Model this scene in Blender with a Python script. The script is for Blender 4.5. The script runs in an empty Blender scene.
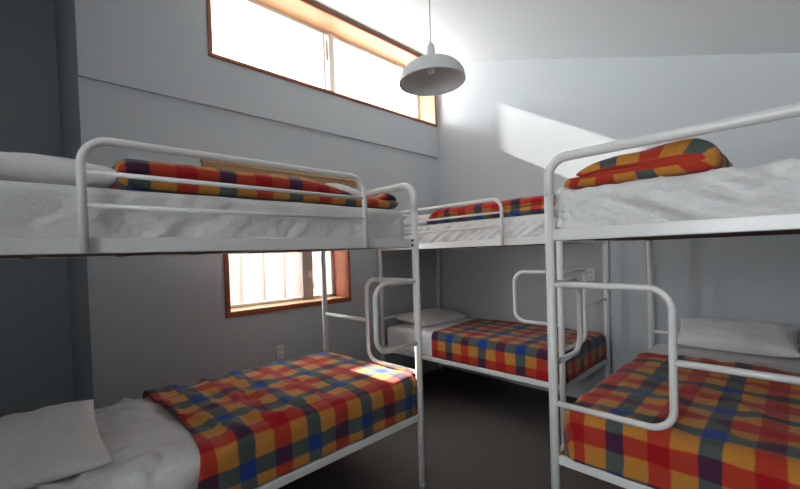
import bpy, bmesh, math, random
from mathutils import Vector, Matrix, noise

random.seed(7)
C = bpy.context.scene.collection
PI = math.pi

# ---------------------------------------------------------------- materials
def mat(name):
    m = bpy.data.materials.new(name); m.use_nodes = True
    nt = m.node_tree
    b = nt.nodes.get('Principled BSDF')
    return m, nt, b

def noise_bump(nt, b, scale, strength, dist=0.01, detail=3, coord='Object', stretch=None):
    tc = nt.nodes.new('ShaderNodeTexCoord')
    n = nt.nodes.new('ShaderNodeTexNoise'); n.inputs['Scale'].default_value = scale
    n.inputs['Detail'].default_value = detail
    src = tc.outputs[coord]
    if stretch:
        mp = nt.nodes.new('ShaderNodeMapping'); mp.inputs['Scale'].default_value = stretch
        nt.links.new(src, mp.inputs['Vector']); src = mp.outputs['Vector']
    nt.links.new(src, n.inputs['Vector'])
    bp = nt.nodes.new('ShaderNodeBump'); bp.inputs['Strength'].default_value = strength
    bp.inputs['Distance'].default_value = dist
    nt.links.new(n.outputs['Fac'], bp.inputs['Height'])
    nt.links.new(bp.outputs['Normal'], b.inputs['Normal'])
    return n

def simple(name, col, rough=0.6, bump=None, vary=0.0, vscale=3, metallic=0, spec=0.5):
    m, nt, b = mat(name)
    b.inputs['Base Color'].default_value = (*col, 1)
    b.inputs['Roughness'].default_value = rough
    b.inputs['Metallic'].default_value = metallic
    b.inputs['Specular IOR Level'].default_value = spec
    if bump: noise_bump(nt, b, *bump)
    if vary:
        tc = nt.nodes.new('ShaderNodeTexCoord')
        n = nt.nodes.new('ShaderNodeTexNoise'); n.inputs['Scale'].default_value = vscale; n.inputs['Detail'].default_value = 4
        nt.links.new(tc.outputs['Object'], n.inputs['Vector'])
        r = nt.nodes.new('ShaderNodeValToRGB')
        r.color_ramp.elements[0].position = 0.3; r.color_ramp.elements[1].position = 0.7
        r.color_ramp.elements[0].color = (*[c * (1 - vary) for c in col], 1)
        r.color_ramp.elements[1].color = (*[min(1, c * (1 + vary)) for c in col], 1)
        nt.links.new(n.outputs['Fac'], r.inputs['Fac'])
        nt.links.new(r.outputs['Color'], b.inputs['Base Color'])
    return m

def wood(name, dark, light, rough=0.35, axis_scale=(30, 2, 30)):
    m, nt, b = mat(name)
    tc = nt.nodes.new('ShaderNodeTexCoord')
    mp = nt.nodes.new('ShaderNodeMapping'); mp.inputs['Scale'].default_value = axis_scale
    n = nt.nodes.new('ShaderNodeTexNoise'); n.inputs['Scale'].default_value = 1.0; n.inputs['Detail'].default_value = 5
    r = nt.nodes.new('ShaderNodeValToRGB')
    r.color_ramp.elements[0].position = 0.3; r.color_ramp.elements[1].position = 0.7
    r.color_ramp.elements[0].color = (*dark, 1); r.color_ramp.elements[1].color = (*light, 1)
    nt.links.new(tc.outputs['Object'], mp.inputs['Vector']); nt.links.new(mp.outputs['Vector'], n.inputs['Vector'])
    nt.links.new(n.outputs['Fac'], r.inputs['Fac']); nt.links.new(r.outputs['Color'], b.inputs['Base Color'])
    b.inputs['Roughness'].default_value = rough
    return m

def plaid(name):
    """woven check: warp and weft repeat blue, gold, red, gold; crossing threads mix"""
    m, nt, b = mat(name)
    N, K = nt.nodes, nt.links
    uv = N.new('ShaderNodeUVMap'); uv.uv_map = 'UVMap'
    sx = N.new('ShaderNodeSeparateXYZ')
    # a little wander so the woven lines are not ruler straight
    wn = N.new('ShaderNodeTexNoise'); wn.inputs['Scale'].default_value = 2.2; wn.inputs['Detail'].default_value = 2
    ws = N.new('ShaderNodeVectorMath'); ws.operation = 'SUBTRACT'; ws.inputs[1].default_value = (.5, .5, .5)
    wm = N.new('ShaderNodeVectorMath'); wm.operation = 'SCALE'; wm.inputs['Scale'].default_value = 0.07
    wa = N.new('ShaderNodeVectorMath'); wa.operation = 'ADD'
    K.new(uv.outputs['UV'], wn.inputs['Vector']); K.new(wn.outputs['Color'], ws.inputs[0]); K.new(ws.outputs[0], wm.inputs[0])
    K.new(uv.outputs['UV'], wa.inputs[0]); K.new(wm.outputs[0], wa.inputs[1])
    K.new(wa.outputs[0], sx.inputs[0])
    BLUE, GOLD, RED = (0.013, 0.050, 0.25, 1), (0.54, 0.22, 0.038, 1), (0.38, 0.008, 0.012, 1)
    cols = []
    for ax in ('X', 'Y'):
        fr = N.new('ShaderNodeMath'); fr.operation = 'FRACT'
        K.new(sx.outputs[ax], fr.inputs[0])
        r = N.new('ShaderNodeValToRGB'); cr = r.color_ramp; cr.interpolation = 'LINEAR'
        stops = [(0.0, BLUE), (0.105, BLUE), (0.125, GOLD), (0.365, GOLD), (0.385, RED), (0.615, RED), (0.635, GOLD), (0.875, GOLD), (0.895, BLUE), (1.0, BLUE)]
        while len(cr.elements) < len(stops): cr.elements.new(0.5)
        for e, (p, c) in zip(cr.elements, stops): e.position = p; e.color = c
        K.new(fr.outputs[0], r.inputs['Fac']); cols.append(r)
    mul = N.new('ShaderNodeMix'); mul.data_type = 'RGBA'; mul.blend_type = 'MULTIPLY'; mul.inputs['Factor'].default_value = 1
    K.new(cols[0].outputs['Color'], mul.inputs['A']); K.new(cols[1].outputs['Color'], mul.inputs['B'])
    gm = N.new('ShaderNodeGamma'); gm.inputs['Gamma'].default_value = 0.5
    K.new(mul.outputs['Result'], gm.inputs['Color'])
    # thread mottling
    tn = N.new('ShaderNodeTexNoise'); tn.inputs['Scale'].default_value = 60; tn.inputs['Detail'].default_value = 2
    K.new(uv.outputs['UV'], tn.inputs['Vector'])
    tr = N.new('ShaderNodeMapRange'); tr.inputs['From Min'].default_value = .25; tr.inputs['From Max'].default_value = .75
    tr.inputs['To Min'].default_value = .82; tr.inputs['To Max'].default_value = 1.18
    K.new(tn.outputs['Fac'], tr.inputs['Value'])
    m2 = N.new('ShaderNodeVectorMath'); m2.operation = 'SCALE'
    K.new(gm.outputs['Color'], m2.inputs[0]); K.new(tr.outputs['Result'], m2.inputs['Scale'])
    K.new(m2.outputs[0], b.inputs['Base Color'])
    b.inputs['Roughness'].default_value = 0.85
    b.inputs['Specular IOR Level'].default_value = 0.15
    b.inputs['Sheen Weight'].default_value = 0.15
    bp = N.new('ShaderNodeBump'); bp.inputs['Strength'].default_value = 0.25; bp.inputs['Distance'].default_value = 0.004
    K.new(tn.outputs['Fac'], bp.inputs['Height']); K.new(bp.outputs['Normal'], b.inputs['Normal'])
    return m

def glass(name):
    m, nt, b = mat(name)
    nt.nodes.remove(b)
    out = nt.nodes['Material Output']
    tr = nt.nodes.new('ShaderNodeBsdfTransparent'); tr.inputs['Color'].default_value = (.96, .98, .97, 1)
    gl = nt.nodes.new('ShaderNodeBsdfGlossy'); gl.inputs['Roughness'].default_value = 0.02
    mx = nt.nodes.new('ShaderNodeMixShader'); mx.inputs[0].default_value = 0.04
    nt.links.new(tr.outputs[0], mx.inputs[1]); nt.links.new(gl.outputs[0], mx.inputs[2])
    nt.links.new(mx.outputs[0], out.inputs['Surface'])
    return m

M = dict(
    wall=simple('painted_wall', (0.50, 0.53, 0.555), 0.75, bump=(120, 0.06, 0.002), vary=0.015, vscale=1.2),
    eastwall=simple('low_bounce_wall', (0.20, 0.195, 0.19), 0.75, bump=(120, 0.06, 0.002)),  # unseen wall, darkened to cut bounce onto the west wall
    ceiling=simple('painted_ceiling', (0.64, 0.66, 0.67), 0.8, bump=(90, 0.05, 0.002)),
    carpet=simple('dark_carpet', (0.115, 0.098, 0.090), 0.95, bump=(350, 0.8, 0.004), vary=0.25, vscale=60, spec=0.1),
    metal=simple('white_painted_steel', (0.80, 0.79, 0.77), 0.28),
    bolt=simple('dark_bolt', (0.02, 0.02, 0.02), 0.4),
    rubber=simple('grey_rubber', (0.25, 0.25, 0.24), 0.7),
    ply=simple('brown_board', (0.16, 0.10, 0.075), 0.7, vary=0.2, vscale=6),
    sheet=simple('white_cotton', (0.78, 0.76, 0.75), 0.9, bump=(11, 0.7, 0.03, 5), spec=0.15),
    pillow=simple('pillow_cotton', (0.80, 0.78, 0.77), 0.9, bump=(9, 0.6, 0.03, 4), spec=0.15),
    core=simple('mattress_ticking', (0.6, 0.6, 0.62), 0.9),
    plaid=plaid('plaid_wool'),
    trim=wood('stained_wood', (0.24, 0.045, 0.010), (0.36, 0.085, 0.020), axis_scale=(25, 2, 25)),
    lining=wood('varnished_wood_lining', (0.58, 0.33, 0.17), (0.68, 0.42, 0.23), axis_scale=(20, 1.5, 20)),
    pelmet=wood('pale_wood', (0.40, 0.23, 0.11), (0.55, 0.35, 0.19), axis_scale=(25, 1.5, 40)),
    alu=simple('white_aluminium', (0.72, 0.72, 0.70), 0.35),
    sash=simple('mauve_grey_sash', (0.42, 0.36, 0.33), 0.5),
    brass=simple('latch_metal', (0.75, 0.73, 0.68), 0.3, metallic=0.6),
    glass=glass('window_glass'),
    shade=simple('white_enamel', (0.72, 0.73, 0.73), 0.35),
    cord=simple('white_flex', (0.6, 0.6, 0.6), 0.5),
    bulb=simple('opal_bulb', (0.85, 0.85, 0.82), 0.2),
    plate=simple('switch_plate', (0.75, 0.75, 0.73), 0.3),
    slot=simple('outlet_slot', (0.04, 0.04, 0.04), 0.5),
    fence=simple('cream_render', (0.60, 0.47, 0.41), 0.8, vary=0.04, vscale=2),
    tanb=simple('tan_boards', (0.50, 0.40, 0.31), 0.8, vary=0.1, vscale=5),
    ground=simple('pale_concrete', (0.45, 0.44, 0.42), 0.9, vary=0.1, vscale=2),
)

# ---------------------------------------------------------------- helpers
def link(name, me, m=None, parent=None, smooth=True):
    o = bpy.data.objects.new(name, me); C.objects.link(o)
    if m and not me.materials: me.materials.append(m)
    if smooth:
        for p in me.polygons: p.use_smooth = True
    if parent: o.parent = parent
    return o

def from_bm(name, bm, m, parent=None, smooth=False, bevel=0, recalc=True):
    if recalc: bmesh.ops.recalc_face_normals(bm, faces=bm.faces)
    me = bpy.data.meshes.new(name); bm.to_mesh(me); bm.free()
    o = link(name, me, m, parent, smooth)
    if bevel:
        md = o.modifiers.new('bevel', 'BEVEL'); md.width = bevel; md.segments = 2; md.limit_method = 'ANGLE'
    return o

def box_bm(lo, hi, bm=None):
    bm = bm or bmesh.new()
    lo, hi = Vector(lo), Vector(hi)
    r = bmesh.ops.create_cube(bm, size=1)
    c, s = (lo + hi) / 2, hi - lo
    for v in r['verts']: v.co = Vector((v.co.x * s.x, v.co.y * s.y, v.co.z * s.z)) + c
    return bm

def box(name, lo, hi, m, parent=None, bevel=0.0):
    return from_bm(name, box_bm(lo, hi), m, parent, False, bevel)

def fillet(pts, rad, n=8):
    pts = [Vector(p) for p in pts]
    out = [pts[0]]
    for i in range(1, len(pts) - 1):
        a, b, c = pts[i - 1], pts[i], pts[i + 1]
        d1, d2 = (a - b), (c - b)
        r = min(rad, d1.length * .49, d2.length * .49)
        d1.normalize(); d2.normalize()
        ang = d1.angle(d2)
        t = r                       # tangent length
        R = t * math.tan(ang / 2)
        bis = (d1 + d2).normalized()
        cen = b + bis * (R / math.sin(ang / 2))
        p1, p2 = b + d1 * t, b + d2 * t
        v1, v2 = p1 - cen, p2 - cen
        tot = v1.angle(v2)
        ax = v1.cross(v2).normalized()
        for k in range(n + 1):
            out.append(cen + Matrix.Rotation(tot * k / n, 3, ax) @ v1)
    out.append(pts[-1])
    return out

def tube_bm(pts, r, seg=14, bm=None, caps=True):
    bm = bm or bmesh.new()
    pts = [Vector(p) for p in pts]
    n = len(pts)
    T = [(pts[min(i + 1, n - 1)] - pts[max(i - 1, 0)]).normalized() for i in range(n)]
    up = Vector((0, 0, 1)) if abs(T[0].z) < .9 else Vector((1, 0, 0))
    nrm = T[0].cross(up).normalized()
    rings = []
    for i in range(n):
        nrm = (nrm - T[i] * nrm.dot(T[i])).normalized()
        bi = T[i].cross(nrm)
        rings.append([bm.verts.new(pts[i] + (nrm * math.cos(2 * PI * k / seg) + bi * math.sin(2 * PI * k / seg)) * r) for k in range(seg)])
    for i in range(n - 1):
        for k in range(seg):
            bm.faces.new((rings[i][k], rings[i][(k + 1) % seg], rings[i + 1][(k + 1) % seg], rings[i + 1][k]))
    if caps:
        bm.faces.new(rings[0][::-1]); bm.faces.new(rings[-1])
    return bm

def tube(name, pts, r, m, parent=None, rad=0, seg=14):
    if rad: pts = fillet(pts, rad)
    return from_bm(name, tube_bm(pts, r, seg), m, parent, True)

def lathe(name, prof, m, parent=None, seg=48, closed=False):
    bm = bmesh.new(); rings = []
    for (r, z) in prof:
        if r < 1e-6: rings.append([bm.verts.new((0, 0, z))])
        else: rings.append([bm.verts.new((r * math.cos(2 * PI * k / seg), r * math.sin(2 * PI * k / seg), z)) for k in range(seg)])
    for a, b in zip(rings, rings[1:]):
        for k in range(seg):
            j = (k + 1) % seg
            vs = [a[0]] if len(a) == 1 else [a[k], a[j]]
            vs += [b[0]] if len(b) == 1 else [b[j], b[k]]
            bm.faces.new(vs)
    return from_bm(name, bm, m, parent, True)

def empty(name, loc, rz=0):
    o = bpy.data.objects.new(name, None); C.objects.link(o)
    o.location = loc; o.rotation_euler = (0, 0, rz); o.empty_display_size = .1
    return o

def tag(o, label, cat, group=None):
    o['label'] = label; o['category'] = cat
    if group: o['group'] = group
    return o

def struct(o):
    o['kind'] = 'structure'; return o

def recentre(o, p):
    p = Vector(p)
    o.data.transform(Matrix.Translation(-p)); o.location = p
    return o

def fbm(x, y, z=0.0): return noise.noise(Vector((x, y, z)))
def ridge(x, y, z=0.0): return (1 - abs(noise.noise(Vector((x, y, z))))) ** 3

# ---------------------------------------------------------------- the room
RX, SY, JY, RECX = 3.32, -4.95, -3.62, -1.3      # east wall, south wall, west wall's end, recess depth
CZ0, CSL = 3.83, -0.3635                           # ceiling height at the west wall and its slope
def cz(x): return CZ0 + CSL * x

struct(box('floor', (RECX - .1, SY - .1, -.12), (RX + .1, .1, 0), M['carpet']))

def wall_poly(name, poly, axis, at, thick, m):
    """vertical wall: poly in (horizontal, z), extruded along axis"""
    bm = bmesh.new()
    def P(h, z, d): return (h, d, z) if axis == 'y' else (d, h, z)
    a = [bm.verts.new(P(h, z, at)) for h, z in poly]; b = [bm.verts.new(P(h, z, at + thick)) for h, z in poly]
    bm.faces.new(a); bm.faces.new(b[::-1])
    for i in range(len(poly)):
        j = (i + 1) % len(poly); bm.faces.new((a[i], b[i], b[j], a[j]))
    return struct(from_bm(name, bm, m))

CT = .14
wall_poly('wall_north', [(-.32, 0), (RX + .1, 0), (RX + .1, cz(RX + .1)), (-.32, cz(-.32))], 'y', 0.0, .14, M['wall'])
wall_poly('wall_east', [(SY - .1, 0), (0, 0), (0, cz(RX)), (SY - .1, cz(RX))], 'x', RX, .14, M['eastwall'])
# doorway and hall behind the camera, added to carry fill light northwards
HX0, HX1, HY, HZ = 2.05, 3.30, -6.65, 2.50
bm = bmesh.new()
for x0, x1, z0, z1 in ((RECX - .1, HX0, 0, 4.45), (HX1, RX + .02, 0, 2.62), (HX0, HX1, HZ, 2.72)):
    box_bm((x0, SY - .14, z0), (x1, SY, z1), bm)
struct(from_bm('wall_south', bm, M['wall']))
W3 = (2.12, 3.24, 1.28, 2.46)
bm = bmesh.new()
box_bm((HX0 - .1, HY - .14, 0), (HX0, SY - .14, HZ), bm); box_bm((HX1, HY - .14, 0), (HX1 + .1, SY - .14, HZ), bm)
box_bm((HX0 - .1, HY - .14, HZ), (HX1 + .1, SY - .14, HZ + .1), bm); box_bm((HX0 - .1, HY - .14, -.12), (HX1 + .1, SY - .1, 0), bm)
for x0, x1, z0, z1 in ((HX0, W3[0], 0, HZ), (W3[1], HX1, 0, HZ), (W3[0], W3[1], 0, W3[2]), (W3[0], W3[1], W3[3], HZ)):
    box_bm((x0, HY - .14, z0), (x1, HY, z1), bm)
struct(from_bm('wall_fill_hall', bm, M['wall']))
# ceiling slab, high over the clerestory and falling towards the east wall
bm = bmesh.new()
q = []
for (x, y) in ((-.32, JY), (-.32, .14), (RX + .14, .14), (RX + .14, SY - .14), (RECX - .14, SY - .14), (RECX - .14, JY)):
    q.append((bm.verts.new((x, y, cz(x))), bm.verts.new((x, y, cz(x) + CT))))
bm.faces.new([a for a, b in q]); bm.faces.new([b for a, b in q][::-1])
for i in range(6):
    j = (i + 1) % 6; bm.faces.new((q[i][0], q[j][0], q[j][1], q[i][1]))
struct(from_bm('ceiling', bm, M['ceiling']))

# west wall with two openings; the part above the ledge stands slightly proud
LED = 2.635
W1 = (-2.806, -.0455, 3.012, 3.785)      # clerestory opening y0,y1,z0,z1
W2 = (-2.745, -1.495, 1.005, 2.14)     # lower window
WT = -.27
bm = bmesh.new()
def wb(y0, y1, z0, z1, x1=0.0): box_bm((WT, y0, z0), (x1, y1, z1), bm)
wb(JY, W2[0], 0, LED); wb(W2[1], 0, 0, LED); wb(W2[0], W2[1], 0, W2[2]); wb(W2[0], W2[1], W2[3], LED)
PR = .022
wb(JY, 0, LED, W1[2], PR); wb(JY, W1[0], W1[2], W1[3], PR); wb(W1[1], 0, W1[2], W1[3], PR); wb(JY, 0, W1[3], cz(WT) + .01, PR)
struct(from_bm('wall_west', bm, M['wall']))
# the return of the west wall and the back of the recess beyond it
struct(box('wall_return', (RECX, JY, 0), (WT + .005, JY + .12, cz(RECX)), M['wall']))
struct(box('wall_recess', (RECX - .12, SY, 0), (RECX, JY + .12, cz(RECX)), M['wall']))

# clerestory window
w1 = struct(empty('window_1', (0, (W1[0] + W1[1]) / 2, W1[2])))
def wpart(root, name, lo, hi, m, bevel=.003):
    o = box(name, lo, hi, m, None, bevel)
    o.data.transform(Matrix.Translation(-root.location)); o.parent = root
    return o
y0, y1, z0, z1 = W1
T = .026
wpart(w1, 'architrave', (PR, y0 - .005, z0 - .004), (PR + .014, y1 + .005, z0 + T), M['trim'])
wpart(w1, 'architrave', (PR, y0 - .005, z1 - .018), (PR + .014, y1 + .005, z1 + .012), M['trim'])
wpart(w1, 'architrave', (PR, y0 - .005, z0 + T), (PR + .014, y0 + T, z1 - .018), M['trim'])
wpart(w1, 'architrave', (PR, y1 - .02, z0 + T), (PR + .014, y1 + .005, z1 - .018), M['trim'])
wpart(w1, 'lining', (WT, y0, z0), (PR, y1, z0 + .018), M['lining'])
wpart(w1, 'lining', (WT, y0, z1 - .018), (PR, y1, z1), M['lining'])
wpart(w1, 'lining', (WT, y0, z0 + .018), (PR, y0 + .018, z1 - .018), M['lining'])
wpart(w1, 'lining', (WT, y1 - .018, z0 + .018), (PR, y1, z1 - .018), M['lining'])
ym = -1.45; GX = -.245
a0, a1, b0, b1 = y0 + .018, y1 - .018, z0 + .018, z1 - .018
for n, lo, hi in (('sash_frame', (GX - .02, a0, b0), (GX + .02, a1, b0 + .035)), ('sash_frame', (GX - .02, a0, b1 - .035), (GX + .02, a1, b1)),
                  ('sash_frame', (GX - .02, a0, b0), (GX + .02, a0 + .035, b1)), ('sash_frame', (GX - .02, a1 - .03, b0), (GX + .02, a1, b1))):
    wpart(w1, n, lo, hi, M['alu'])
wpart(w1, 'mullion', (GX - .02, ym - .035, b0), (GX + .03, ym + .035, b1), M['alu'])
# sliding sash stile with its lever arm beside the mullion
wpart(w1, 'sash_stile', (GX + .005, ym - .105, b0 + .035), (GX + .03, ym - .08, b1 - .035), M['alu'])
wpart(w1, 'pane', (GX - .003, a0 + .03, b0 + .03), (GX + .003, ym - .03, b1 - .03), M['glass'], 0)
wpart(w1, 'pane', (GX - .003, ym + .03, b0 + .03), (GX + .003, a1 - .03, b1 - .03), M['glass'], 0)
wpart(w1, 'stay', (GX + .03, ym - .075, b1 - .30), (GX + .045, ym - .055, b1 - .10), M['sash'])

# lower window
w2 = struct(empty('window_2', (0, (W2[0] + W2[1]) / 2, W2[2])))
y0, y1, z0, z1 = W2
T = .035
wpart(w2, 'architrave', (0, y0 - .008, z0 - .008), (.014, y1 + .008, z0 + T), M['trim'])
wpart(w2, 'architrave', (0, y0 - .008, z0 + T), (.014, y0 + T - .005, z1), M['trim'])
wpart(w2, 'architrave', (0, y1 - .018, z0 + T), (.014, y1 + .008, z1), M['trim'])
wpart(w2, 'sill', (WT, y0, z0), (0, y1, z0 + .03), M['lining'])
wpart(w2, 'lining', (WT, y0, z1 - .018), (0, y1, z1), M['trim'])
wpart(w2, 'lining', (WT, y0, z0 + .03), (0, y0 + .018, z1 - .018), M['trim'])
wpart(w2, 'lining', (WT, y1 - .018, z0 + .03), (0, y1, z1 - .018), M['trim'])
a0, a1, b0, b1 = y0 + .018, y1 - .018, z0 + .03, z1 - .018
for lo, hi in (((GX - .02, a0, b0), (GX + .02, a1, b0 + .03)), ((GX - .02, a0, b1 - .04), (GX + .02, a1, b1)),
               ((GX - .02, a0, b0), (GX + .02, a0 + .03, b1)), ((GX - .02, a1 - .035, b0), (GX + .02, a1, b1))):
    wpart(w2, 'sash_frame', lo, hi, M['alu'])
wpart(w2, 'mullion', (GX - .02, -1.90, b0), (GX + .03, -1.78, b1), M['sash'])
wpart(w2, 'pane', (GX - .003, a0 + .025, b0 + .025), (GX + .003, -1.89, b1 - .03), M['glass'], 0)
wpart(w2, 'pane', (GX - .003, -1.79, b0 + .025), (GX + .003, a1 - .03, b1 - .03), M['glass'], 0)
lb = tube_bm(fillet([(GX + .03, -1.82, 1.28), (GX + .065, -1.82, 1.28), (GX + .065, -1.80, 1.18), (GX + .065, -1.79, 1.15)], .015), .008)
box_bm((GX + .03, -1.84, 1.25), (GX + .04, -1.80, 1.32), lb)
lt = from_bm('latch', lb, M['brass'], None, False)
lt.data.transform(Matrix.Translation(-w2.location)); lt.parent = w2
# wooden head trim over the lower window, standing out past both sides
t1 = struct(empty('trim_1', (0, (W2[0] + W2[1]) / 2, 2.135)))
wpart(t1, 'head_board', (0, -2.89, 2.137), (.03, -1.375, 2.19), M['pelmet'])
wpart(t1, 'cap_strip', (0, -2.90, 2.19), (.05, -1.365, 2.215), M['pelmet'])

# unseen window added at the hall's end to light the nearer bed's front
w3 = struct(empty('fill_window', ((W3[0] + W3[1]) / 2, HY, W3[2])))
x0, x1, z0, z1 = W3
for lo, hi in (((x0, HY - .14, z0), (x1, HY + .014, z0 + .03)), ((x0, HY - .14, z1 - .03), (x1, HY + .014, z1)),
               ((x0, HY - .14, z0 + .03), (x0 + .03, HY + .014, z1 - .03)), ((x1 - .03, HY - .14, z0 + .03), (x1, HY + .014, z1 - .03))):
    wpart(w3, 'lining', lo, hi, M['trim'])
wpart(w3, 'mullion', ((x0 + x1) / 2 - .03, HY - .12, z0 + .03), ((x0 + x1) / 2 + .03, HY - .08, z1 - .03), M['alu'])
wpart(w3, 'pane', (x0 + .03, HY - .103, z0 + .03), ((x0 + x1) / 2 - .03, HY - .097, z1 - .03), M['glass'], 0)
wpart(w3, 'pane', ((x0 + x1) / 2 + .03, HY - .103, z0 + .03), (x1 - .03, HY - .097, z1 - .03), M['glass'], 0)

struct(box('sun_block_eave', (-1.64, -3.4, 3.93), (WT - .01, -.335, 4.05), M['fence']))  # eave added to block the sun over most of the clerestory

# outside: concrete yard, a cream neighbouring wall and a tan gate post seen through the lower window, plus unseen sun blockers
struct(box('ground', (-9, -14, -.3), (9, 8, -.13), M['ground']))
ow = struct(empty('exterior_wall', (-1.6, 0, -.13)))
box('wall_panel', (-.15, -2.39, 0), (0, 6, 3.25), M['fence'], ow)
box('wall_panel', (-.15, -3.3, 0), (0, -2.62, 3.25), M['fence'], ow)  # out of view, added to stop sun south of the gap
box('sun_gap_wall', (-.15, -2.62, 0), (0, -2.39, 2.45), M['fence'], ow)  # unseen gap piece, height set to let a sun spot onto the bed
for k in range(12):
    box('batten', (0, -2.2 + k * .30, 0), (.02, -2.165 + k * .30, 3.2), M['fence'], ow)
box('gate_post', (.03, -.98, 0), (.13, -.3, 3.2), M['tanb'], ow)

# wall outlets
def outlet(p, normal, label):
    root = empty('wall_outlet', p, 0 if normal == 'x' else -PI / 2)
    box('plate', (0, -.036, -.058), (.008, .036, .058), M['plate'], root, .003)
    for s in (-1, 1):
        box('socket', (.008, -.018, s * .025 - .014), (.011, .018, s * .025 + .014), M['plate'], root, .002)
        box('slot', (.0105, -.008, s * .025 - .006), (.0118, -.005, s * .025 + .006), M['slot'], root)
        box('slot', (.0105, .005, s * .025 - .006), (.0118, .008, s * .025 + .006), M['slot'], root)
    tag(root, label, 'outlet')
outlet((0, -2.295, .64), 'x', 'white power outlet low on the wall under the lower window')
outlet((1.736, 0, 1.20), 'y', 'pale outlet plate on the back wall beside the middle bunk foot')

# ---------------------------------------------------------------- pendant lamp
LX, LY, LZ = 1.585, -2.10, 2.46
lamp = empty('pendant_lamp', (LX, LY, LZ))
prof = []
R0 = .193
for k in range(15):
    a = k / 14 * PI / 2
    prof.append((max(R0 * math.sin(a) ** .85, .028), .012 + .118 * math.cos(a)))
prof += [(R0 + .002, .004), (R0, -.002), (R0 - .006, 0)]
for k in range(14, -1, -1):
    a = k / 14 * PI / 2
    prof.append((max((R0 - .006) * math.sin(a) ** .85, .024), .010 + .112 * math.cos(a)))
sh = lathe('shade', prof, M['shade'], lamp)
sk = lathe('socket', [(0, .235), (.010, .233), (.014, .222), (.022, .215), (.026, .15), (.028, .11), (.022, .09), (0, .09)], M['shade'], lamp, 24)
bl = lathe('bulb', [(0, .045), (.018, .05), (.026, .066), (.022, .082), (.013, .092), (.013, .100), (0, .100)], M['bulb'], lamp, 24)
tube('cord', [(0, 0, .215), (0, 0, cz(LX) - LZ - .02)], .0035, M['cord'], lamp, seg=8)
lathe('ceiling_rose', [(0, cz(LX) - LZ - .035), (.03, cz(LX) - LZ - .033), (.045, cz(LX) - LZ - .01), (.045, cz(LX) - LZ + .02), (0, cz(LX) - LZ + .02)], M['shade'], lamp, 24)
tag(lamp, 'white enamel dome pendant lamp hanging from the sloping ceiling', 'lamp')

# ---------------------------------------------------------------- bunk beds
L, W = 1.86, .976
LLONG = 1.97
PRAD = .0215
ZU0, ZU1 = 1.492, 1.546       # upper deck rail
ZL0, ZL1 = .428, .468         # lower deck rail
ZARCH, ZG = 1.878, 1.866

def make_bunk(L=L):
    root = empty('bunk_bed', (0, 0, 0))
    mm = M['metal']
    for (x, y) in ((0, 0), (0, -W), (L, 0), (L, -W)):
        p = tube('post', [(x, y, .02), (x, y, ZARCH - .17)], PRAD, mm, root, seg=20)
        tube('foot_cap', [(x, y, 0), (x, y, .035)], PRAD + .002, M['rubber'], p, seg=20)
    for x in (0, L):
        tube('end_arch', [(x, 0, ZARCH - .172), (x, 0, ZARCH), (x, -W, ZARCH), (x, -W, ZARCH - .172)], PRAD, mm, root, rad=.15, seg=20)
    for z0, z1 in ((ZU0, ZU1), (ZL0, ZL1)):
        for y in (0, -W):
            box('side_rail', (.02, y - .014, z0), (L - .02, y + .014, z1), mm, root, .004)
        for x in (0, L):
            box('end_rail', (x - .014, -W + .02, z0), (x + .014, -.02, z1), mm, root, .004)
        bm = bmesh.new()
        zb = z0 + .006 if z0 > 1 else z1 - .014
        box_bm((.014, -W + .014, zb), (L - .014, -.014, zb + .012), bm)
        for k in range(5):
            xx = .2 + k * (L - .42) / 4
            box_bm((xx, -W + .014, z0 + .001), (xx + .04, -.014, zb), bm)
        from_bm('base_board', bm, M['ply'], root)
    # climbing loops at the ladder corner
    lr = .0142
    tube('step_loop', [(0, -.015, 1.285), (0, -.464, 1.285), (0, -.464, .716), (0, -.015, .716)], lr, mm, root, rad=.085)
    tube('step_loop', [(.015, 0, 1.285), (.350, 0, 1.285), (.350, 0, .901), (.015, 0, .901)], lr, mm, root, rad=.085)
    tube('rung', [(0, -.464, .995), (0, -W + .01, .995)], .0135, mm, root)
    # head end bars
    tube('head_bar', [(L, -.01, .765), (L, -W + .01, .765)], .0125, mm, root)
    # bolts where the rails meet the ladder corner
    for z in (ZU0 + .014, ZU1 - .012):
        tube('bolt', [(.045, .010, z), (.045, .021, z)], .007, M['bolt'], root, seg=8)
    return root

def make_guard(root):
    gx0, gx1, gy = .428, 1.645, .026
    g = tube('guard_rail', [(gx0, gy, ZU0 + .004), (gx0, gy, ZG), (gx1, gy, ZG), (gx1, gy, ZU0 + .004)], .0138, M['metal'], root, rad=.085)
    for z in (1.757, 1.648):
        tube('guard_bar', [(gx0 + .01, gy, z), (gx1 - .01, gy, z)], .0085, M['metal'], g)

def copy_tree(o, parent=None):
    c = o.copy(); C.objects.link(c)
    if parent: c.parent = parent
    for ch in list(o.children): copy_tree(ch, c)
    return c

LEFT = (Vector((1.4513, -2.1415, 0)), -PI / 2)
BACK = (Vector((1.889, -1.083, 0)), PI)
RIGHT = (Vector((2.240, -2.072, 0)), PI / 2)
bR = make_bunk()
bL = make_bunk(LLONG); make_guard(bL)
bB = copy_tree(bR)
for ch in list(bL.children):
    if ch.name.startswith('guard_rail'): copy_tree(ch, bB)
for b, (p, a), lab in ((bL, LEFT, 'white tubular steel bunk bed along the wall with the windows'),
                       (bB, BACK, 'white steel bunk bed in the far corner, long side to the back wall'),
                       (bR, RIGHT, 'white steel bunk bed beside the camera, foot arch with no side guard rail')):
    b.location = p; b.rotation_euler = (0, 0, a)
    tag(b, lab, 'bunk bed', 'white bunk beds in the dormitory')

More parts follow.
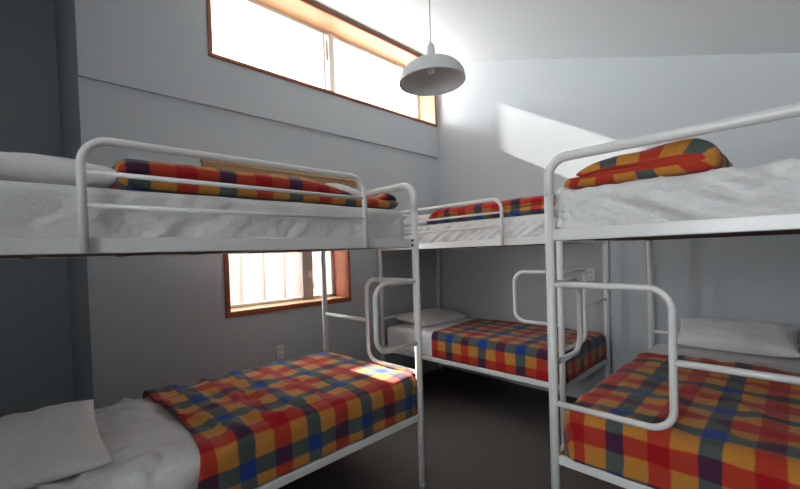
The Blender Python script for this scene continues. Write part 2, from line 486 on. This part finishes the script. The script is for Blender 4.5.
LOWER = dict(x0=.002, x1=L - .03, y0=-W + .02, y1=-.006)
def frame_rect(fr, x0=.045, x1=L - .035, y0=-W + .035, y1=-.035):
    """bunk-local mattress rectangle -> world x0,x1,y0,y1"""
    p, a = fr
    if fr is LEFT: x1 += LLONG - L
    pts = [p + Matrix.Rotation(a, 3, 'Z') @ Vector((x, y, 0)) for x in (x0, x1) for y in (y0, y1)]
    return min(q.x for q in pts), max(q.x for q in pts), min(q.y for q in pts), max(q.y for q in pts)

# ---------------------------------------------------------------- cloth
PER = .338
def drape(name, rect, ext, z, r, R, zmin, m, disp=None, step=.02, ph=(0, 0), solid=0, parent=None, skew=None, cut=True, per=PER):
    """cloth laid over a rounded block: rect = block plan, ext = unfolded cloth extents (u0,u1,v0,v1)"""
    x0, x1, y0, y1 = rect; u0, u1, v0, v1 = ext
    nu, nv = max(2, int((u1 - u0) / step)), max(2, int((v1 - v0) / step))
    bm = bmesh.new(); uvl = bm.loops.layers.uv.new('UVMap')
    grid, uvs, low = [], {}, set()
    for i in range(nu + 1):
        row = []
        for j in range(nv + 1):
            u = u0 + (u1 - u0) * i / nu; v = v0 + (v1 - v0) * j / nv
            if skew: u, v = skew(u, v)
            cx = min(max(u, x0 + R), x1 - R); cy = min(max(v, y0 + R), y1 - R)
            e = Vector((u - cx, v - cy, 0)); l = e.length
            n = e / l if l > 1e-9 else Vector((0, 0, 0))
            t = 0
            if l <= R - r: h, d = l, 0
            elif l <= R - r + r * PI / 2:
                t = (l - (R - r)) / r; h, d = R - r + r * math.sin(t), r * (1 - math.cos(t))
            else: t = PI / 2; h, d = R, r + l - (R - r) - r * PI / 2
            nv3 = Vector((0, 0, 1)) * math.cos(t) + n * math.sin(t)
            p = Vector((cx, cy, z - d)) + n * h
            if disp: p += nv3 * disp(u, v, p, d, n)
            if p.z < zmin: p.z = zmin; isl = True
            else: isl = False
            vt = bm.verts.new(p); row.append(vt); uvs[vt] = ((u - ph[0]) / per, (v - ph[1]) / PER)
            if isl: low.add(vt)
        grid.append(row)
    for i in range(nu):
        for j in range(nv):
            q = (grid[i][j], grid[i + 1][j], grid[i + 1][j + 1], grid[i][j + 1])
            if cut and all(a in low for a in q): continue
            f = bm.faces.new(q)
            for lp in f.loops: lp[uvl].uv = uvs[lp.vert]
    for v in [v for v in bm.verts if not v.link_faces]: bm.verts.remove(v)
    o = from_bm(name, bm, m, parent, True, recalc=False)
    if solid:
        md = o.modifiers.new('thickness', 'SOLIDIFY'); md.thickness = solid; md.offset = 1
    return o

def sheet_disp(seed, amp=.006, side=.006, ang=1.0):
    sl = .42 if ang < 0 else -.55
    def f(u, v, p, d, n):
        a = amp * (fbm(u * 4, v * 4, seed) * .6 + ridge(u * 5 + v * 2, v * 3, seed + 3) * .5)
        if d > .004:
            s = u * abs(n.y) + v * abs(n.x)
            k = min(1, d / .03)
            a += side * .55 * k * (ridge((d - sl * s) * 20, s * 1.3, seed + 15) + .6 * ridge((d - sl * 1.3 * s) * 37, s * 2, seed + 17) - .4)
            a += side * .4 * k * (ridge((s + d * ang) * 11, d * 2, seed + 7) - .3 + .5 * ridge((s + d * ang * 1.3) * 19, d * 2, seed + 9) + .4 * fbm((s - d * ang) * 14, d * 4, seed + 11))
        return a
    return f

def mattress(fr, ztop, zbot, label, seed, side=.006, ang=1.0, low=False, edge=-.006):
    x0, x1, y0, y1 = frame_rect(fr, **dict(LOWER, y1=edge)) if low else frame_rect(fr)
    root = empty('mattress', ((x0 + x1) / 2, (y0 + y1) / 2, zbot))
    c = bmesh.new(); box_bm((x0 + .012, y0 + .012, zbot), (x1 - .012, y1 - .012, ztop - .03), c)
    core = from_bm('foam_core', c, M['core'], None, False, .03)
    hang = ztop - zbot + .02
    s = drape('fitted_sheet', (x0, x1, y0, y1), (x0 - hang, x1 + hang, y0 - hang, y1 + hang), ztop, .035, .07, zbot + .004,
              M['sheet'], sheet_disp(seed, .005, side, ang), step=.0155)
    for o in (core, s):
        o.data.transform(Matrix.Translation(-root.location)); o.parent = root
    return tag(root, label, 'mattress', 'mattresses on the bunk beds')

ZMU, ZML = 1.722, .682
mattress(LEFT, ZMU, ZU0 + .02, 'upper white-sheeted mattress of the bunk along the window wall', 1, .022, .7)
mattress(BACK, ZMU, ZU0 + .02, 'upper white-sheeted mattress of the far corner bunk', 2, .050, 1.4)
mattress(RIGHT, ZMU + .006, ZU0 + .02, 'upper white-sheeted mattress of the bunk beside the camera', 3, .065, -1.3)
mattress(LEFT, ZML, ZL1 - .001, 'lower mattress under the window-wall bunk, mostly under blanket', 4, low=True)
mattress(BACK, ZML, ZL1 - .001, 'lower mattress of the far corner bunk, under plaid blanket', 5, low=True)
mattress(RIGHT, ZML, ZL1 - .001, 'lower mattress of the bunk beside the camera, under plaid blanket', 6, low=True, edge=-.038)

def grow(r, g): return (r[0] - g, r[1] + g, r[2] - g, r[3] + g)

def rumple(seed, amp, sideamp=.006, dirx=1.0, diry=1.0):
    def f(u, v, p, d, n):
        a = amp * (ridge(u * 3.2 * dirx, v * 3.2 * diry, seed) - .35 + .5 * fbm(u * 7 * dirx, v * 7 * diry, seed + 2))
        k = max(0.0, 1 - d / .05)
        a *= k
        if d > 0: a += sideamp * min(1, d / .08) * (fbm((u * abs(n.y) + v * abs(n.x)) * 9, d * 2, seed + 5) + .3)
        return max(a, -.002)
    return f

# --- lower bed under the windows
rl = frame_rect(LEFT, **LOWER)
ls = drape('bed_sheet', grow(rl, .004), (rl[0] - .17, rl[1] + .20, -3.93, -3.40), ZML + .006, .04, .075, ZL1 + .004, M['sheet'],
           lambda u, v, p, d, n: rumple(21, .036, .03, 2.6, 1.8)(u, v, p, d, n) * min(1, max(0, (-3.47 - v) / .06)), step=.015, solid=.003)
recentre(ls, (.96, -3.6, ZML)); tag(ls, 'rumpled white sheet by the pillow of the bed under the window', 'sheet', 'sheets showing past the lower blankets')
def lrump(u, v, p, d, n):
    w = min(1, max(0, (-2.55 - v) / .5))        # more rumpled towards the head
    return rumple(31, .009 + .030 * w, .008, 1.2, 1.9)(u, v, p, d, n)
lbk = drape('blanket', grow(rl, .008), (rl[0] - .17, rl[1] + .21, -3.455, rl[3] + .16), ZML + .018, .05, .085, ZL1 + .002, M['plaid'], lrump,
            step=.016, ph=(.553, -2.925), solid=.007, skew=lambda u, v: (u, v + (.05 * math.sin((u - .4) * 2.2) - .10 * max(0, u - 1.15)) * max(0, (-3.0 - v) / .45)))
recentre(lbk, (.96, -2.8, ZML)); tag(lbk, 'rumpled plaid blanket over the lower bed beneath the window', 'blanket', 'red, gold and blue plaid blankets')

# --- lower bed in the far corner
rb = frame_rect(BACK, **LOWER)
bs = drape('bed_sheet', grow(rb, .004), (.22, .76, rb[2] - .20, rb[3] + .1), ZML + .006, .04, .075, ZL1 + .004, M['sheet'],
           rumple(22, .006, .005), step=.015, solid=.003)
recentre(bs, (.5, -.6, ZML)); tag(bs, 'smooth white sheet band by the pillow of the far corner bed', 'sheet', 'sheets showing past the lower blankets')
bbk = drape('blanket', grow(rb, .008), (.70, rb[1] + .20, rb[2] - .21, rb[3] + .1), ZML + .014, .05, .085, ZL1 + .002, M['plaid'],
            rumple(32, .010, .005), step=.016, ph=(.90, -1.085), solid=.007, skew=lambda u, v: (u - .12 * max(0, (v + .9)) * max(0, (1.2 - u) / .5), v))
recentre(bbk, (1.25, -.6, ZML)); tag(bbk, 'smoothly tucked plaid blanket on the far corner lower bed', 'blanket', 'red, gold and blue plaid blankets')

# --- lower bed beside the camera
rr = frame_rect(RIGHT, **dict(LOWER, y1=-.038))
rs = drape('bed_sheet', grow(rr, .004), (rr[0] - .18, rr[1] + .1, -.80, -.24), ZML + .006, .04, .075, ZL1 + .004, M['sheet'],
           rumple(23, .006, .005), step=.015, solid=.003)
recentre(rs, (2.73, -.55, ZML)); tag(rs, 'white sheet band between the pillow and blanket of the nearest lower bed', 'sheet', 'sheets showing past the lower blankets')
rbk = drape('blanket', grow(rr, .008), (rr[0] - .17, rr[1] + .15, rr[2] - .21, -.70), ZML + .014, .05, .085, ZL1 + .002, M['plaid'],
            rumple(33, .020, .008, 1.3, 1.6), step=.016, ph=(2.497, -1.97), solid=.007, per=.315)
recentre(rbk, (2.73, -1.35, ZML)); tag(rbk, 'plaid blanket spread over the lower bed nearest the camera', 'blanket', 'red, gold and blue plaid blankets')

# ---------------------------------------------------------------- pillows
def pillow(name, loc, lx, ly, h, rz, tilt, label, seed, flat=.45):
    n, m_ = 44, 32
    bm = bmesh.new(); top, bot = {}, {}
    for i in range(n + 1):
        for j in range(m_ + 1):
            s, t = -1 + 2 * i / n, -1 + 2 * j / m_
            prof = ((1 - abs(s) ** 2.8) * (1 - abs(t) ** 2.8))
            hh = max(prof, 0) ** .5
            pinch = 1 - .07 * (1 - t * t) * abs(s) ** 3
            pinch2 = 1 - .08 * (1 - s * s) * abs(t) ** 3
            x, y = lx / 2 * s * pinch, ly / 2 * t * pinch2
            edge = min(1, prof * 3)
            wr = .010 * edge * fbm(s * 2.4, t * 2.0, seed) + .007 * edge * (ridge(s * 3 + t, t * 2.5, seed + 4) - .4)
            zt = h * (flat + (1 - flat) * hh) + wr
            zb = h * flat * (1 - hh ** .6)
            top[i, j] = bm.verts.new((x, y, zt))
            if i in (0, n) or j in (0, m_): bot[i, j] = top[i, j]
            else: bot[i, j] = bm.verts.new((x, y, zb))
    for i in range(n):
        for j in range(m_):
            bm.faces.new((top[i, j], top[i + 1, j], top[i + 1, j + 1], top[i, j + 1]))
            bm.faces.new((bot[i, j], bot[i, j + 1], bot[i + 1, j + 1], bot[i + 1, j]))
    o = from_bm(name, bm, M['pillow'], None, True)
    o.location = loc; o.rotation_euler = (tilt[0], tilt[1], rz)
    return tag(o, label, 'pillow', 'white pillows on the bunks')

pillow('pillow', (.90, -3.925, ZML + .008), .86, .46, .095, math.radians(-3), (0, 0), 'creased white pillow at the head of the bed under the window', 41)
pillow('pillow', (.29, -.57, ZML + .010), .42, .74, .115, 0, (0, math.radians(5)), 'plump white pillow on the lower bed in the far corner', 42)
pillow('pillow', (2.735, -.275, ZML + .070), .64, .32, .14, 0, (math.radians(24), 0), 'plump white pillow on the lower bed beside the camera', 43)
pillow('pillow', (.95, -3.86, ZMU + .006), .80, .44, .135, 0, (0, 0), 'white pillow at the head of the upper window-wall bunk', 44)
pillow('pillow', (.95, -2.40, ZMU + .006), .42, .30, .195, 0, (0, 0), 'white pillow behind the folded blanket at the upper window-wall bunk foot', 45)
pillow('pillow', (.36, -.60, ZMU + .006), .40, .66, .13, 0, (0, 0), 'white pillow at the head of the upper far corner bunk', 46)
pillow('pillow', (1.52, -.52, ZMU + .006), .52, .40, .17, 0, (0, 0), 'white pillow behind the folded blanket on the upper far corner bunk', 47)

# ---------------------------------------------------------------- folded blankets
def catmull(pts, n):
    out = []; m_ = len(pts)
    for i in range(m_):
        p0, p1, p2, p3 = (Vector(pts[(i + k - 1) % m_]) for k in range(4))
        for k in range(n):
            t = k / n
            out.append(.5 * ((2 * p1) + (p2 - p0) * t + (2 * p0 - 5 * p1 + 4 * p2 - p3) * t * t + (3 * p1 - p0 - 3 * p2 + p3) * t ** 3))
    return out

def folded(name, outline, a0, a1, place, label, seed, mix=None, outline2=None, ph=(0, 0), endr=.05, amp=.006, shear=None):
    """folded blanket: a smooth closed fold profile (b, z) carried along a; place(a, b, z) -> world"""
    o1 = catmull(outline, 7); o2 = catmull(outline2, 7) if outline2 else o1
    K = len(o1)
    arc = [0.0]
    for i in range(K): arc.append(arc[-1] + (o1[(i + 1) % K] - o1[i]).length)
    n = int((a1 - a0) / .018)
    st = sorted(set([a0 + (a1 - a0) * i / n for i in range(n + 1)] + [a0 + endr * k for k in (.02, .08, .18, .4)] + [a1 - endr * k for k in (.02, .08, .18, .4)]))
    bm = bmesh.new(); uvl = bm.loops.layers.uv.new('UVMap'); rows = []
    for a in st:
        d = min(a - a0, a1 - a)
        s = 1 if d >= endr else .30 + .70 * math.sqrt(max(0, 1 - (1 - d / endr) ** 2))
        t = mix(a) if mix else 0
        sec = [o1[i].lerp(o2[i], t) for i in range(K)]
        zc = sum(p.y for p in sec) / K * .8; bc = sum(p.x for p in sec) / K
        row = []
        for i, p in enumerate(sec):
            z = zc + (p.y - zc) * s; b = bc + (p.x - bc) * (1 - (1 - s) * .18)
            w = amp * min(1, p.y / .03 if p.y > 0 else 0) * (fbm(a * 7, b * 7 + z * 9, seed) + .7 * fbm(a * 16, z * 20 + b * 9, seed + 5))
            aa = a + (shear(a, b, z) if shear else 0)
            row.append(bm.verts.new(place(aa, b + w * .6, max(z + w, .001))))
        rows.append(row)
    for r in range(len(st) - 1):
        for i in range(K):
            j = (i + 1) % K
            f = bm.faces.new((rows[r][i], rows[r][j], rows[r + 1][j], rows[r + 1][i]))
            for lp, (ri, kk) in zip(f.loops, ((r, i), (r, i + 1), (r + 1, i + 1), (r + 1, i))):
                lp[uvl].uv = ((st[ri] - ph[0]) / PER, (arc[kk] - ph[1]) / PER)
    for row, ai in ((rows[0], 0), (rows[-1], -1)):
        f = bm.faces.new(row)
        for lp in f.loops: lp[uvl].uv = ((st[ai] - ph[0]) / PER, lp.vert.co.z * 2)
    bmesh.ops.recalc_face_normals(bm, faces=bm.faces)
    me = bpy.data.meshes.new(name); bm.to_mesh(me); bm.free()
    o = link(name, me, M['plaid'])
    c = sum((Vector(v.co) for v in me.vertices), Vector()) / len(me.vertices)
    recentre(o, (c.x, c.y, min(v.co.z for v in me.vertices)))
    return tag(o, label, 'blanket', 'folded plaid blankets on the upper bunks')

zt = ZMU + .008
# long folded blanket on the window-wall bunk: two stacked folds, the upper one shorter
ol1 = [(1.30, 0), (1.365, .002), (1.388, .024), (1.372, .046), (1.340, .054), (1.365, .060), (1.385, .085), (1.368, .122), (1.315, .142), (1.2, .148), (1.02, .142), (.93, .12), (.90, .06), (.93, .004), (1.1, 0)]
ol2 = [(1.34, 0), (1.372, .002), (1.390, .024), (1.380, .046), (1.362, .056), (1.358, .060), (1.35, .063), (1.34, .066), (1.325, .068), (1.30, .070), (1.27, .066), (1.25, .056), (1.24, .03), (1.25, .002), (1.29, 0)]
def mixl(a):                      # a = -y
    t = (2.86 - a) / .42
    t = min(1, max(0, t)); t = t * t * (3 - 2 * t)
    if a < 2.36: t *= 1 - .55 * min(1, (2.36 - a) / .08)
    return t
ol1 = [(b, z * .9) for b, z in ol1]
folded('folded_blanket', ol1, 2.20, 3.665, lambda a, b, z: (b, -a, zt + z), 'long folded plaid blanket on the upper window-wall bunk', 51,
       mix=mixl, outline2=ol2, ph=(2.925, .034))
# long folded blanket on the far corner bunk
ob = [(-1.0, 0), (-1.03, .004), (-1.042, .026), (-1.03, .05), (-1.005, .058), (-1.025, .066), (-1.035, .09), (-1.02, .118), (-.97, .136), (-.86, .14), (-.72, .13), (-.66, .07), (-.68, .006), (-.8, 0)]
folded('folded_blanket', ob, .60, 1.80, lambda a, b, z: (a, b, zt + z), 'long folded plaid blanket on the upper far corner bunk', 52, ph=(.86, .02),
       shear=lambda a, b, z: .9 * z * max(0, 1 - (a - .6) / .3))
# folded blanket on the bunk beside the camera: thick lower fold, upper fold and a big round bend at the right
orr = [(2.27 + (b - 2.275) * .965, z * .93) for b, z in [(2.34, .008), (2.285, .012), (2.275, .026), (2.30, .046), (2.36, .054), (2.50, .064), (2.62, .070), (2.55, .074), (2.44, .066), (2.36, .062), (2.335, .075), (2.37, .098), (2.44, .120), (2.53, .134), (2.62, .140), (2.72, .150), (2.79, .146),
       (2.845, .11), (2.868, .06), (2.85, .01), (2.75, 0), (2.55, .002)]]
folded('folded_blanket', orr, -2.0, -1.50, lambda a, b, z: (b, a, zt + .006 + z), 'folded plaid blanket heaped on the upper bunk beside the camera', 53, ph=(-1.75, .17), endr=.04)

# ---------------------------------------------------------------- light
world = bpy.data.worlds.new('World'); bpy.context.scene.world = world
world.use_nodes = True
bg = world.node_tree.nodes['Background']
bg.inputs['Color'].default_value = (0.92, 0.96, 1.0, 1); bg.inputs['Strength'].default_value = 23.0

sun = bpy.data.lights.new('sun', 'SUN'); sun.energy = 35; sun.angle = math.radians(.6); sun.color = (1, .95, .88)
so = bpy.data.objects.new('sun', sun); C.objects.link(so)
d = Vector((1, .084, -.6)).normalized()
so.rotation_euler = d.to_track_quat('-Z', 'Y').to_euler(); so.location = (-6, -3, 7)

def portal(name, loc, sy, sz):
    l = bpy.data.lights.new(name, 'AREA'); l.shape = 'RECTANGLE'; l.size = sz; l.size_y = sy; l.cycles.is_portal = True
    o = bpy.data.objects.new(name, l); C.objects.link(o)
    o.location = loc; o.rotation_euler = Vector((1, 0, 0)).to_track_quat('-Z', 'Y').to_euler()
    return o
portal('window_portal', (WT - .02, (W1[0] + W1[1]) / 2, (W1[2] + W1[3]) / 2), .8, 2.75)
portal('window_portal', (WT - .02, (W2[0] + W2[1]) / 2, (W2[2] + W2[3]) / 2), 1.15, 1.24)

o = portal('window_portal', ((W3[0] + W3[1]) / 2, HY - .12, (W3[2] + W3[3]) / 2), W3[1] - W3[0], W3[3] - W3[2])
o.data.size, o.data.size_y = W3[1] - W3[0], W3[3] - W3[2]
o.rotation_euler = (PI / 2, 0, 0); o.rotation_euler = Vector((0, 1, 0)).to_track_quat('-Z', 'Z').to_euler()

# ---------------------------------------------------------------- camera
S = .93
cx, cy, czz, yaw, pitch, roll, f, px, py = 2.887209567, -4.250115101, 1.40735153, 47.5156879, -1.21743576, -1.94519056, 388.87226612, 372.23724234, 262.62852394
y_, p_, r_ = (math.radians(v) for v in (yaw, pitch, roll))
F = Vector((-math.sin(y_) * math.cos(p_), math.cos(y_) * math.cos(p_), math.sin(p_)))
Rv = F.cross(Vector((0, 0, 1))).normalized(); U = Rv.cross(F)
R2 = Rv * math.cos(r_) + U * math.sin(r_); U2 = -Rv * math.sin(r_) + U * math.cos(r_)
cam = bpy.data.cameras.new('camera'); co = bpy.data.objects.new('camera', cam); C.objects.link(co)
co.matrix_world = Matrix(((R2.x, U2.x, -F.x, S * (cx + .3748699837)), (R2.y, U2.y, -F.y, S * cy), (R2.z, U2.z, -F.z, S * (czz + .16)), (0, 0, 0, 1)))
cam.sensor_fit = 'HORIZONTAL'; cam.sensor_width = 36; cam.lens = f * 36 / 800
cam.shift_x = (400 - px) / 800; cam.shift_y = (py - 244.5) / 800
cam.clip_start = .02
sc = bpy.context.scene
sc.camera = co
sc.view_settings.view_transform = 'Standard'; sc.view_settings.look = 'None'; sc.view_settings.gamma = 1
sc.view_settings.use_curve_mapping = False
sc.view_settings.exposure = 0.0
sc.cycles.use_denoising = True
sc.cycles.max_bounces = 14; sc.cycles.diffuse_bounces = 8
sc.cycles.sample_clamp_indirect = 20
